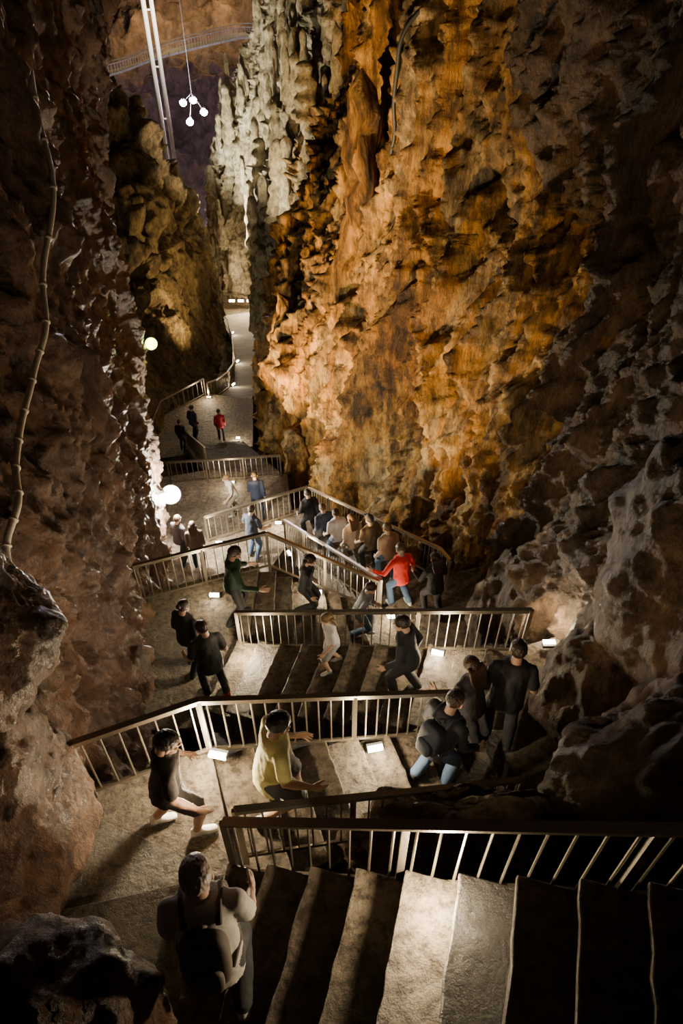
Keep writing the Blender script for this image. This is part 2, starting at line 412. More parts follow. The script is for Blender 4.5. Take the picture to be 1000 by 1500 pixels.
landing([[(.75, 9.1), (1.3, 7.7), (3.4, 7.8), (3.3, 10.4), (1.95, 10.0)]], [-11.5])
flight((.75, 9.1), (-1.5, 13.7), (1.95, 9.9), (-.85, 14.95), -11.5, 16, .1765)
landing([[(-1.5, 13.65), (-.8, 14.9), (-1.0, 15.3), (-3.6, 13.95), (-5.2, 13.5), (-5.0, 11.6), (-2.2, 12.2)]], [-14.5])
flight((-3.6, 13.95), (-4.5, 15.8), (-5.4, 13.5), (-6.2, 15.5), -14.5, 9, .17)
landing([[(-4.5, 15.2), (-1.4, 15.5), (-1.8, 18.6), (-4.6, 18.8), (-6.8, 18.2), (-6.6, 15.4)]], [-16.2])
flight((-4.6, 18.7), (-6.8, 25.2), (-2.0, 18.6), (-4.4, 25.6), -16.2, 24, .1715)
landing([[(-8.6, 24.4), (-3.9, 25.4), (-4.2, 29.0), (-6.4, 29.4), (-8.4, 27.5)]], [-20.5])

# path
cl = [(-5.3, 28.8, -20.5, 1.0), (-5.3, 31, -21.7, .85), (-5.4, 35.5, -24.0, .8), (-5.9, 40, -25.9, .85), (-6.6, 45.8, -27.5, 1.1), (-7.2, 50, -28.7, 1.6), (-8.2, 53.5, -29.3, 2.2)]
cl = cr(np.array(cl), 50); A = Acc(); vs = []
for i in range(50):
    d = cl[min(i + 1, 49)] - cl[max(i - 1, 0)]; n = np.array([d[1], -d[0]]); n /= np.linalg.norm(n)
    for sgn, dz in ((-1, 0), (1, 0), (1, -.5), (-1, -.5)):
        vs.append((cl[i][0] + n[0] * sgn * cl[i][3], cl[i][1] + n[1] * sgn * cl[i][3], cl[i][2] + dz))
A.add(vs, [[i * 4 + k, i * 4 + (k + 1) % 4, (i + 1) * 4 + (k + 1) % 4, (i + 1) * 4 + k] for i in range(49) for k in range(4)])
A.obj('concrete_footpath', M_path)
landing([[(-10, 52.5), (-5.0, 50.5), (-4.6, 54), (-10, 56)]], [-29.2])
bvhF = BVHTree.FromPolygons(floorV, floorF)

# ------------------------------------------------------------------ railings
def railing(pts, h=.95, sp=.15, post=1.35, top=.055, r=.009, n=6, name='handrail'):
    A = Acc()
    P = [Vector(p) for p in pts]
    for i in range(len(P) - 1):
        a, b = P[i], P[i + 1]; L = (b - a).length
        A.box_seg(a, b, top, .022); A.box_seg(a - Vector((0, 0, .055)), b - Vector((0, 0, .055)), .02, .035)
        A.box_seg(a - Vector((0, 0, h - .1)), b - Vector((0, 0, h - .1)), .022, .04)
        k = max(1, int(round(L / post)))
        for j in range(k + (1 if i == len(P) - 2 else 0)):
            p = a.lerp(b, j / k); A.box_seg(p + Vector((0, 0, -.01)), p - Vector((0, 0, h + .05)), .05, .03)
        m = max(2, int(L / sp))
        for j in range(m):
            p = a.lerp(b, (j + .5) / m); A.tube([p - Vector((0, 0, .06)), p - Vector((0, 0, h - .1))], r, n, caps=False)
    return A.obj(name, M_metal)
railing([(-.85, 2.25, -5.25), (2.9, 1.27, -3.1)], 1.0, .16, 1.3, .07, .01)
railing([(-.78, 2.36, -5.3), (1.85, 3.5, -7.15)], .95)
railing([(-2.25, 3.05, -5.61), (-1.25, 3.47, -5.62), (1.52, 4.53, -7.15)], .95, .14)
railing([(2.39, 5.8, -7.3), (-1.64, 7.14, -9.05)], .95, .14)
railing([(-3.45, 8.1, -9.05), (-1.3, 8.92, -9.1), (.7, 9.02, -10.5)], .95, .14)
railing([(.75, 9.1, -10.55), (-1.5, 13.7, -13.5)], .95, .15)
railing([(2.1, 9.6, -10.55), (1.95, 9.95, -10.6), (-.9, 14.95, -13.5)], .95, .15)
railing([(-3.6, 13.85, -13.55), (-.93, 15.05, -13.55)], .95, .16)
railing([(-5.6, 18.1, -15.25), (-2.0, 18.45, -15.25)], .95, .17)
railing([(-4.5, 18.9, -15.3), (-6.7, 25.2, -19.5)], .95, .2)
railing([(-8.4, 24.6, -19.55), (-8.2, 27.5, -19.55), (-6.5, 29.3, -19.55)], .95, .25)
railing([(cl[i][0] - cl[i][3], cl[i][1], cl[i][2] + 1) for i in range(1, 44, 6)], 1, .4, 3, .08, .015)
railing([(cl[i][0] + cl[i][3], cl[i][1], cl[i][2] + 1) for i in range(18, 44, 6)], 1, .4, 3, .08, .015)
railing([(-9.8, 54.5, -28.2), (-7.5, 53.6, -28.2), (-4.9, 53.5, -28.2)], 1, .4, 2, .08, .02)

# far walkway
wk = np.array([(-34, 106, -25.8), (-27.3, 105.5, -24.4), (-21.5, 104.6, -22.5), (-15.5, 105.8, -21.4), (-11.9, 106.7, -21.0), (-7.0, 106.8, -21.4)])
wk = cr(wk, 30); A = Acc()
for i in range(29):
    A.box_seg(wk[i], wk[i + 1], 2.4, .25)
    A.box_seg(wk[i] + [0, -1, 1.1], wk[i + 1] + [0, -1, 1.1], .14, .1); A.box_seg(wk[i] + [0, 1, 1.1], wk[i + 1] + [0, 1, 1.1], .14, .1)
    for t in (0, .33, .66):
        p = wk[i] * (1 - t) + wk[i + 1] * t
        A.box_seg(p + [0, -1, 0], p + [0, -1, 1.1], .06, .06)
A.obj('suspended_walkway', M_path)

# pendulum tubes
A = Acc(); A.tube([(-15.7, 70, -30), (-15.7, 70, 14)], .2, 16); A.tube([(-15.05, 70, -30), (-15.05, 70, 14)], .17, 16)
for z in range(-28, 14, 4): A.box_seg((-15.7, 70, z), (-15.05, 70, z), .12, .12)
A.obj('pendulum_tubes', M_pipe, True)

# hanging cluster of floodlights
A = Acc(); C0 = Vector((-15.1, 82.6, -21.2))
A.tube([C0, C0 + Vector((0, 0, 34))], .02, 6, 0)
for q in [(-16.1, 82.9, -22.1), (-15.1, 83.1, -21.9), (-14.0, 82.3, -22.8), (-15.4, 81.5, -23.5)]:
    q = Vector(q); A.box_seg(C0, q, .04, .04, 0)
    A.tube([q + Vector((0, .35, .25)), q], [.12, .38], 14, 0); A.ell(q - Vector((0, .05, .04)), (.36, .14, .36), None, 14, 8, 1)
A.obj('floodlight_cluster', [M_house, emis('cluster_glow', (1, .85, .95), 400)], True)

# ------------------------------------------------------------------ cables
def wall_cable(name, pts, bvh, dirx, r, mat, off, joints=False):
    P = []
    pp = cr(np.array(pts, float), 60)
    for y, z in pp:
        h = bvh.ray_cast(Vector((0 if dirx < 0 else -8, y, z)), Vector((dirx, 0, 0)))
        if h[0] is not None: P.append(h[0] - Vector((dirx, 0, 0)) * off)
    for _ in range(14):
        P = [P[0]] + [(P[i - 1] + P[i] * 2 + P[i + 1]) / 4 for i in range(1, len(P) - 1)] + [P[-1]]
    A = Acc(); A.tube(P, r, 8, 0)
    if joints:
        for i in range(3, len(P) - 2, 4): A.tube([P[i].lerp(P[i + 1], .1), P[i].lerp(P[i + 1], .35)], r * 1.35, 8, 0)
    A.obj(name, mat, True)
wall_cable('electrical_conduit', [(10.3, -2.4), (9.05, -3.15), (7.5, -3.9), (6.6, -4.27), (5.5, -4.4), (4.64, -4.4), (4.1, -4.6)], bvhL, -1, .034, M_cable, .12, True)
wall_cable('power_cable', [(16.6, -1.0), (16.8, -2.7), (17.0, -3.9), (17.4, -5.2), (17.9, -6.0), (18.6, -6.1)], bvhR, 1, .045, M_black, .12)

# ------------------------------------------------------------------ lights
def light(kind, loc, e, c, size=.08, target=None, angle=70, blend=.6, name='stair_light'):
    l = bpy.data.lights.new(name, kind); l.energy = e; l.color = c
    l.shadow_soft_size = size
    o = bpy.data.objects.new(name, l); o.location = loc
    if kind == 'SPOT':
        l.spot_size = math.radians(angle); l.spot_blend = blend
    if target is not None:
        o.rotation_euler = (Vector(target) - Vector(loc)).to_track_quat('-Z', 'Y').to_euler()
    col.objects.link(o); return o
WARM = (1, .72, .4); NEUT = (1, .78, .48)
def stair_lamp(p, e=14, fwd=(0, -1), c=NEUT, s=1.0):
    p = Vector(p); A = Acc(); f = Vector((fwd[0], fwd[1], 0)).normalized(); r = Vector((f.y, -f.x, 0))
    A.box_seg(p - r * .09 * s, p + r * .09 * s, .07 * s, .05 * s, 0)
    A.box_seg(p - r * .08 * s + f * .03 * s + Vector((0, 0, .028 * s)), p + r * .08 * s + f * .03 * s + Vector((0, 0, .028 * s)), .06 * s, .012 * s, 1)
    A.box_seg(p - r * .08 * s + f * .04 * s - Vector((0, 0, .005)), p + r * .08 * s + f * .04 * s - Vector((0, 0, .005)), .012, .03 * s, 1)
    A.obj('stair_lamp', [M_house, M_lamp])
    light('POINT', p + f * .18 * s + Vector((0, 0, .25 * s)), e * 2.4, c, .05)
for p, e, fw in [((.60, 1.84, -5.3), 38, (0, -1)), ((-1.16, 3.42, -6.47), 52, (-.2, -1)), ((.36, 3.98, -7.38), 26, (.2, -1)), ((-1.5, 7.02, -9.9), 30, (-.2, -1)),
              ((1.35, 6.08, -8.6), 24, (-.3, -1)), ((-.45, 8.85, -10.6), 14, (0, -1)), ((.95, 8.9, -11.4), 18, (0, -1)), ((-2.2, 8.2, -9.9), 10, (0, -1)),
              ((-3.3, 13.75, -14.4), 15, (0, -1)), ((-1.75, 14.5, -14.4), 17, (0, -1)), ((-3.6, 18.1, -16.1), 20, (0, -1)), ((2.75, 5.8, -8.05), 15, (0, 1)),
              ((-4.6, 25.9, -20.4), 16, (0, -1)), ((-6.3, 29.0, -20.4), 20, (0, -1)), ((-1.3, 12.2, -13.2), 14, (1, .5))]:
    stair_lamp(p, e, fw)
for i in (14, 26, 36):
    stair_lamp((cl[i][0] - cl[i][3] + .15, cl[i][1], cl[i][2] + .15), 10, (1, -.5), WARM, 1.4)
for i, x in enumerate([-8.6, -7.9, -7.2, -6.6, -6.0, -5.4]):
    stair_lamp((x, 53.2, -28.3), 60, (0, -1), WARM, 2.6)
# floodlight on the left wall
h = bvhL.ray_cast(Vector((0, 14, -12.8)), Vector((-1, 0, 0)))
fx = h[0].x if h[0] else -4.4
def floodlight(p, tgt, r, mat, wallp):
    A = Acc(); p = Vector(p); d = (Vector(tgt) - p).normalized()
    A.tube([p - d * .25, p - d * .2, p, p + d * .02], [.4 * r, .8 * r, r, r], 20, 0); A.tube([p + d * .021, p + d * .03], [.9 * r, .88 * r], 20, 1)
    A.box_seg(p - d * .2, wallp, .05, .05, 0)
    return A.obj('floodlight', [M_house, mat], True)
fp = (fx + .4, 13.9, -12.8)
floodlight(fp, (0, 3, -6), .26, M_flood, (fx - .2, 14, -12.9))
light('POINT', (fp[0] + .3, 13.4, -12.5), 1800, (1, .9, .7), .15, name='floodlight_light')
h = bvhL.ray_cast(Vector((0, 15, -9.1)), Vector((-1, 0, 0))); gx_ = h[0].x if h[0] else -4.8
lx = max(gx_ + .2, -4.38)
floodlight((lx, 14.9, -9.0), (0, 4, -4), .15, M_green, (gx_ - .2, 15.1, -9.2))
light('POINT', (lx + .1, 14.6, -8.8), 40, (.8, 1, .2), .1, name='green_light')
# ochre wall lighting
ORG = (1, .57, .18)
light('SPOT', (-3.4, 14.5, -14.6), 8500, ORG, .12, (-.6, 21, -10), 80, .8, 'wall_fill')
light('SPOT', (-3.6, 18.5, -15.8), 6500, ORG, .12, (-1.6, 24, -11), 75, .8, 'wall_fill')
light('SPOT', (-1.6, 10.2, -11.6), 3400, ORG, .12, (1.7, 13.4, -8.5), 72, .9, 'wall_fill')
light('SPOT', (-3.6, 13.5, -11.8), 7500, (1, .66, .3), .15, (.7, 19.2, -4), 60, .9, 'wall_fill')
light('SPOT', (-1.5, 7, -8.2), 130, (1, .66, .38), .2, (4, 9, -4.0), 110, .9, 'wall_fill')  # unseen fill, added to lift the near brown wall
light('SPOT', (1.2, 3.6, -6.2), 30, (1, .62, .34), .2, (3.5, 5.5, -5.0), 120, .9, 'wall_fill')  # second added fill, low on the near right wall
# left wall
light('SPOT', (-.6, 6.5, -8.6), 130, (1, .72, .5), .2, (-3.2, 6.5, -6.5), 130, .9, 'wall_fill')  # fill spot without a fixture, added to brighten the left wall
light('SPOT', (-.9, 2.6, -5.6), 55, (1, .66, .4), .2, (-2.6, 3.0, -4.8), 130, .9, 'wall_fill')  # added fill for the left wall beside the first landing
# pale stalagmite flank
light('SPOT', (-8.0, 48.5, -22), 17000, (1, .93, .7), .3, (-4.2, 53, -14), 130, .7, 'wall_fill')
light('SPOT', (-7.2, 39, -18), 13000, (1, .9, .64), .3, (-2.5, 46, -9), 120, .7, 'wall_fill')
light('SPOT', (-5.5, 30, -14), 5000, (1, .85, .55), .3, (-1.0, 38, -6), 90, .8, 'wall_fill')
# ridge and chamber
light('SPOT', (-6.6, 34, -21), 2400, (1, .74, .36), .2, (-11, 42, -15), 120, .8, 'wall_fill')  # added grazing fill, lifts the dark ridge
light('POINT', (-6.0, 27.5, -17), 80, (1, .75, .42), .3, name='slope_fill')  # unseen fill, added to brighten the rock slope beside the path
light('POINT', (-15.1, 80.5, -22.6), 18000, (.95, .8, 1), .5, name='cluster_light')
light('POINT', (-12.5, 66, -12), 4500, (1, .86, .75), .5, name='tube_fill')  # added fill so the pendulum tubes show white, no lamp stands here
light('POINT', (-24, 114, -19), 3500, (1, .68, .26), .5, name='gallery_light')
light('POINT', (-14, 117, -18), 3000, (1, .68, .26), .5, name='gallery_light')
w = bpy.data.worlds.new('ambient_fill'); bpy.context.scene.world = w; w.use_nodes = True  # dim ambient fill added over the whole cave
w.node_tree.nodes['Background'].inputs[0].default_value = (.6, .42, .36, 1); w.node_tree.nodes['Background'].inputs[1].default_value = .03

# ------------------------------------------------------------------ people
def remesh_np(acc, vox, smooth=3):
    me = bpy.data.meshes.new('tmp'); me.from_pydata(acc.v, [], acc.f); me.update()
    o = bpy.data.objects.new('tmp', me); col.objects.link(o)
    m = o.modifiers.new('r', 'REMESH'); m.mode = 'VOXEL'; m.voxel_size = vox; m.adaptivity = 0
    if smooth:
        s_ = o.modifiers.new('s', 'SMOOTH'); s_.factor = .5; s_.iterations = smooth
    dg = bpy.context.evaluated_depsgraph_get(); ev = o.evaluated_get(dg); em = ev.to_mesh()
    V = np.zeros(len(em.vertices) * 3, dtype=np.float64); em.vertices.foreach_get('co', V); V = V.reshape(-1, 3)
    F = [list(p.vertices) for p in em.polygons]
    ev.to_mesh_clear(); bpy.data.objects.remove(o); bpy.data.meshes.remove(me)
    return V, F

SK, TOP, BOT, SHOE, HAIR, WHT, EXT, LIP = range(8)
def make_head():
    A = Acc()
    A.ell((0, -.012, .035), (.074, .094, .082), None, 24, 16)
    A.ell((0, .028, -.03), (.056, .064, .072), None, 20, 14)
    A.ell((0, .06, -.088), (.026, .022, .018), None, 12, 8)
    for s_ in (-1, 1):
        A.ell((s_ * .042, .045, -.065), (.018, .04, .022), None, 12, 8)
        A.ell((s_ * .040, .066, -.022), (.02, .018, .016), None, 12, 8)
        A.ell((s_ * .03, .08, .026), (.024, .012, .008), None, 12, 8)
        A.ell((s_ * .078, -.008, -.008), (.010, .022, .032), Matrix.Rotation(s_ * .25, 3, 'Z'), 12, 10)
    A.tube([(0, .084, .02), (0, .1, -.004), (0, .113, -.024), (0, .1, -.034)], [.008, .010, .014, .009], 10)
    for s_ in (-1, 1): A.ell((s_ * .013, .098, -.028), (.009, .011, .008), None, 10, 8)
    A.ell((0, .088, -.054), (.024, .012, .007), None, 12, 8); A.ell((0, .085, -.065), (.02, .012, .008), None, 12, 8)
    A.tube([(0, -.02, -.04), (0, -.03, -.13)], [.05, .052], 16)
    V, F = remesh_np(A, .0055, 2)
    c = np.array([V[f].mean(0) for f in F])
    mi = np.full(len(F), SK)
    mi[(np.abs(c[:, 0]) < .023) & (c[:, 1] > .086) & (c[:, 2] < -.047) & (c[:, 2] > -.073)] = LIP
    E = Acc()
    for s_ in (-1, 1):
        E.ell((s_ * .03, .079, .006), (.0125, .011, .009), None, 12, 8, WHT)
        E.ell((s_ * .03, .0875, .006), (.0055, .004, .0055), None, 10, 6, HAIR)
        E.tube([(s_ * .015, .095, .028), (s_ * .03, .094, .034), (s_ * .047, .08, .029)], [.003, .004, .002], 6, HAIR)
    return V, F, mi, np.array(E.v), E.f, np.array(E.m)
HEAD = make_head()
def make_hair(kind):
    bm = bmesh.new(); bmesh.ops.create_icosphere(bm, subdivisions=5, radius=1)
    V = np.array([v.co[:] for v in bm.verts]); F = [[v.index for v in f.verts] for f in bm.faces]; bm.free()
    n = fbm(V * [6, 6, 3], 3, 5.)
    r = np.array((.083, .104, .092)) if kind != 'long' else np.array((.09, .11, .095))
    V = V * r * (1 + n[:, None] * .05) + np.array((0, -.02, .038))
    c = np.array([V[f].mean(0) for f in F])
    lim = -.03 + 1.15 * c[:, 1]
    keep = (c[:, 2] > lim) & (c[:, 2] > -.075)
    F = [f for f, k in zip(F, keep) if k]; m = [HAIR] * len(F)
    A = Acc(); A.v = V.tolist(); A.f = F; A.m = m
    if kind == 'long':
        for i in range(9):
            x = (i - 4) * .02
            A.tube([(x, -.08, .05), (x * 1.15, -.115, -.03), (x * 1.1, -.115, -.12), (x * .9, -.12, -.2), (x * .8, -.125, -.25)], [.02, .024, .024, .02, .006], 8, HAIR)
    if kind == 'bun': A.ell((0, -.13, .07), (.04, .035, .04), None, 14, 10, HAIR)
    if kind == 'cap':
        A = Acc(); A.v = (V * [1.04, 1.04, 1.05]).tolist(); A.f = F; A.m = [EXT] * len(F)
        A.ell((0, .12, .075), (.07, .075, .008), Matrix.Rotation(-.2, 3, 'X'), 20, 8, EXT)
    return np.array(A.v), A.f, np.array(A.m)
HAIRS = {k: make_hair(k) for k in ('short', 'long', 'bun', 'cap')}
def make_hand():
    A = Acc(); X = Vector((1, 0, 0)); Y = Vector((0, 1, 0))
    A.rings([((0, 0, .03), X * .02, Y * .026), ((0, 0, 0), X * .018, Y * .028), ((0, 0, -.03), X * .017, Y * .038), ((0, 0, -.075), X * .015, Y * .042), ((0, 0, -.095), X * .011, Y * .038)], 16)
    for y, L, c in ((-.031, .058, .03), (-.0105, .070, .024), (.0105, .076, .02), (.031, .068, .016)):
        A.tube([(0, y * .9, -.07), (-.001, y, -.095), (-c * .35, y * 1.05, -.095 - L * .42), (-c * .9, y * 1.07, -.095 - L * .75), (-c * 1.5, y * 1.07, -.095 - L)], [.010, .0095, .0088, .008, .0062], 10)
    A.tube([(-.004, .02, -.02), (-.010, .044, -.045), (-.018, .062, -.075), (-.024, .068, -.1)], [.014, .012, .0105, .008], 10)
    V, F = remesh_np(A, .0042, 1)
    return V, F
HAND = make_hand()

matcache = {}
def cmat(kind, c, rough=.8):
    key = (kind, c)
    if key not in matcache: matcache[key] = plain(kind, c, rough, 0, .18, 90, .003)
    return matcache[key]

def ik(a, b, l1, l2, pole):
    d = b - a; L = d.length; mx_ = (l1 + l2) * .995
    if L > mx_: b = a + d * (mx_ / L); d = b - a; L = mx_
    x = (l1 * l1 - l2 * l2 + L * L) / (2 * L); hgt = math.sqrt(max(0, l1 * l1 - x * x))
    dn = d.normalized(); p = (pole - dn * pole.dot(dn)).normalized()
    return a + dn * x + p * hgt, b

HANG = ((-.05, .06, -.50), (.05, .06, -.50))
WALK = ((-.05, .17, -.47), (.06, -.1, -.49))
def person(name, xy, zg, head=0., feet=((-.1, 0), (.1, 0)), lean=.05, hands=HANG, hyaw=0., hpitch=-.15, top=(.02, .02, .025), bot=(.02, .025, .04), shoe=(.05, .05, .05),
           skin=(.55, .34, .24), hair='short', hairc=(.03, .02, .015), long_sleeve=False, long_pants=True, pack=None, capc=None, s=1.0, vox=.014, detail=True, baggy=0.0, sling=None):
    ca, sa = math.cos(math.radians(head - 90)), math.sin(math.radians(head - 90))
    def floor_at(lx, ly):
        wx = xy[0] + lx * ca - ly * sa; wy = xy[1] + lx * sa + ly * ca
        h = bvhF.ray_cast(Vector((wx, wy, zg + .8)), Vector((0, 0, -1)))
        return h[0].z if h[0] is not None and abs(h[0].z - zg) < 1.2 else zg
    fz = [floor_at(*f) for f in feet]; z0 = min(fz)
    fz = [(f - z0) / s for f in fz]
    feet = [(f[0] / s, f[1] / s) for f in feet]
    mid = Vector(((feet[0][0] + feet[1][0]) / 2, (feet[0][1] + feet[1][1]) / 2, 0))
    spread = math.hypot(feet[0][0] - feet[1][0], feet[0][1] - feet[1][1])
    hipz = min(.93 - .2 * max(0, spread - .2) ** 1.2 - .01, .92)
    P0 = Vector((mid.x, mid.y - math.sin(lean) * .1, hipz))
    U = Vector((0, math.sin(lean), math.cos(lean))); Fw = Vector((0, math.cos(lean), -math.sin(lean))); R = Vector((1, 0, 0))
    A = Acc(); S = []
    def seg(a, b, ra, rb, lab): S.append((a, b, ra, rb, lab))
    bg = baggy
    rg = [(-.13 - bg, .168 + bg * .3, .125 + bg * .3), (-.06, .172 + bg * .25, .128 + bg * .3), (.03, .168 + bg * .2, .122 + bg * .3), (.18, .152 + bg * .2, .112 + bg * .2), (.30, .155, .115), (.40, .17, .12), (.455, .15, .105), (.49, .09, .08)]
    A.rings([(P0 + U * t, R * rx, Fw * ry) for t, rx, ry in rg], 22)
    seg(P0 + U * (-.1 - bg), P0 + U * .42, .15, .15, TOP); seg(P0 + U * .40 + R * -.1, P0 + U * .40 + R * .1, .08, .08, TOP)
    neck = P0 + U * .50
    A.tube([P0 + U * .43, neck + U * .05 + Fw * .012], [.062, .052], 14); seg(neck + U * -.005, neck + U * .07, .055, .055, SK)
    hc = neck + Vector((0, .03 + math.sin(lean) * .06, .125))
    A.ell(P0 + U * -.06, (.155, .115, .12), None, 18, 12); seg(P0 - Vector((0, 0, .16 + bg)), P0 - Vector((0, 0, .12 + bg)), .12, .12, BOT)
    hands_w = []
    for i, sd in enumerate((-1, 1)):
        hip = P0 + R * sd * .088 - Vector((0, 0, .05)); ank = Vector((feet[i][0], feet[i][1] - .05, fz[i] + .085))
        knee, ank = ik(hip, ank, .42, .42, Vector((sd * .1, 1, 0)))
        if long_pants:
            A.tube([hip, hip.lerp(knee, .5), knee, knee.lerp(ank, .4), ank], [.094, .084, .07, .07, .058], 14)
            seg(hip, knee, .09, .07, BOT); seg(knee, ank.lerp(knee, .05), .07, .055, BOT)
        else:
            A.tube([hip, hip.lerp(knee, .6), hip.lerp(knee, .9)], [.1, .098, .094], 14); seg(hip, hip.lerp(knee, .84), .097, .09, BOT)
            A.tube([hip.lerp(knee, .5), knee, knee.lerp(ank, .3), knee.lerp(ank, .65), ank], [.072, .055, .058, .044, .036], 14)
            seg(hip.lerp(knee, .92), knee, .058, .055, SK); seg(knee, ank.lerp(knee, .1), .056, .037, SK)
        a0 = Vector((ank.x, ank.y, ank.z))
        A.rings([(a0 + Vector((0, -.06, -.04)), R * .028, Vector((0, 0, .04))), (a0 + Vector((0, -.045, -.04)), R * .038, Vector((0, 0, .046))), (a0 + Vector((0, .03, -.035)), R * .04, Vector((0, 0, .05))),
                 (a0 + Vector((0, .10, -.05)), R * .047, Vector((0, 0, .034))), (a0 + Vector((0, .16, -.058)), R * .044, Vector((0, 0, .027))), (a0 + Vector((0, .19, -.064)), R * .025, Vector((0, 0, .018)))], 14)
        A.tube([a0 + Vector((0, -.01, -.05)), a0 + Vector((0, -.005, .02))], [.042, .042], 12)
        seg(a0 + Vector((0, -.05, -.05)), a0 + Vector((0, .17, -.06)), .05, .04, SHOE); seg(a0 + Vector((0, 0, -.04)), a0 + Vector((0, 0, .0)), .042, .042, SHOE)
        sh = P0 + U * .405 + R * sd * .172
        wr_ = sh + Vector(hands[i])
        el, wr_ = ik(sh, wr_, .285, .25, Vector((sd * .15, -1, -.6)))
        A.ell(sh, (.058, .058, .058), None, 14, 10)
        A.tube([P0 + U * .40 + R * sd * .08, sh], [.075, .06], 12)
        if long_sleeve:
            A.tube([sh, el, wr_.lerp(el, .05)], [.06, .052, .042], 14); seg(sh, el, .06, .052, TOP); seg(el, wr_.lerp(el, .08), .05, .042, TOP)
            A.tube([wr_.lerp(el, .2), wr_], [.028, .026], 10); seg(wr_.lerp(el, .02), wr_, .028, .028, SK)
        else:
            A.tube([sh, sh.lerp(el, .78)], [.062, .064], 14); seg(sh, sh.lerp(el, .72), .064, .064, TOP)
            A.tube([sh, el, el.lerp(wr_, .3), wr_], [.05, .042, .041, .026], 14); seg(sh.lerp(el, .83), el, .046, .042, SK); seg(el, wr_, .042, .027, SK)
        hands_w.append((wr_, (wr_ - el).normalized(), sd))
    V, F = remesh_np(A, vox, 3)
    C = np.array([V[f].mean(0) for f in F])
    best = np.full(len(C), 1e9); mi = np.zeros(len(C), int)
    for a, b, ra, rb, lab in S:
        a_ = np.array(a); d = np.array(b) - a_; t = np.clip(((C - a_) @ d) / max(1e-9, d @ d), 0, 1)
        dist = np.linalg.norm(C - a_ - t[:, None] * d, axis=1) - (ra + (rb - ra) * t)
        k = dist < best; best[k] = dist[k]; mi[k] = lab
    nn = ridged(V * [7, 7, 4], 3, 3. + xy[0]) - .8
    cen = np.array(P0); rad = V - cen; rad[:, 2] = 0; rad /= (np.linalg.norm(rad, axis=1)[:, None] + 1e-6)
    V = V + rad * (nn[:, None] * .008)
    AV = [V]; AF = [F]; AM = [mi]
    def addt(V_, F_, M_, T):
        VV = V_ @ np.array(T.to_3x3()).T + np.array(T.translation); AV.append(VV); AF.append(F_); AM.append(M_)
    HT = Matrix.Translation(hc) @ Matrix.Rotation(hyaw, 4, 'Z') @ Matrix.Rotation(hpitch, 4, 'X')
    addt(HEAD[0], HEAD[1], HEAD[2], HT)
    if detail: addt(HEAD[3], HEAD[4], HEAD[5], HT)
    if hair: addt(*HAIRS[hair], HT)
    for wr_, d, sd in hands_w:
        z = -d; y = Vector((0, 1, .3)); y = (y - z * y.dot(z)).normalized(); x = y.cross(z)
        Mh = Matrix((x, y, z)).transposed().to_4x4(); Mh.translation = wr_
        if sd < 0:
            Mh = Mh @ Matrix.Diagonal((-1, 1, 1, 1))
            addt(HAND[0], [f[::-1] for f in HAND[1]], np.full(len(HAND[1]), SK), Mh)
        else: addt(HAND[0], HAND[1], np.full(len(HAND[1]), SK), Mh)
    B = Acc(); rot = Matrix((R, Fw, U)).transposed()
    if pack:
        B.ell(P0 + U * .20 - Fw * .165, (.13, .07, .19), rot, 24, 16, EXT, .55)
        B.ell(P0 + U * .12 - Fw * .235, (.09, .035, .09), rot, 20, 12, EXT, .6)
        for sd in (-1, 1):
            B.tube([P0 + U * .40 + R * sd * .09 - Fw * .12, P0 + U * .475 + R * sd * .095 - Fw * .05, P0 + U * .47 + R * sd * .1 + Fw * .06, P0 + U * .38 + R * sd * .11 + Fw * .125, P0 + U * .22 + R * sd * .13 + Fw * .115, P0 + U * .08 + R * sd * .165 + Fw * .0, P0 + U * .05 + R * sd * .12 - Fw * .13], .018, 8, EXT)
        B.tube([P0 + U * .43 + R * .03 - Fw * .14, P0 + U * .46 - Fw * .16, P0 + U * .43 - R * .03 - Fw * .14], .009, 6, EXT)
    if B.v: AV.append(np.array(B.v)); AF.append(B.f); AM.append(np.array(B.m))
    off = 0; VV = []; FF = []; MM = []
    for v, f, m_ in zip(AV, AF, AM):
        VV.append(v); FF += [[i + off for i in q] for q in f]; MM.append(m_); off += len(v)
    VV = np.concatenate(VV) * s; MM = np.concatenate(MM)
    Rz = np.array([[ca, -sa, 0], [sa, ca, 0], [0, 0, 1]])
    VV = VV @ Rz.T
    mats = [cmat('skin', skin, .5), cmat('shirt_cloth', top), cmat('trouser_cloth', bot), cmat('shoe', shoe, .6), cmat('hair', hairc, .5), cmat('eye_white', (.8, .78, .74), .3), cmat('bag_cloth', pack or capc or (.05, .05, .05)), cmat('lips', (.45, .18, .15), .5)]
    return mesh_obj(name, VV, FF, mats, MM, True, None, (xy[0], xy[1], z0 + .004))

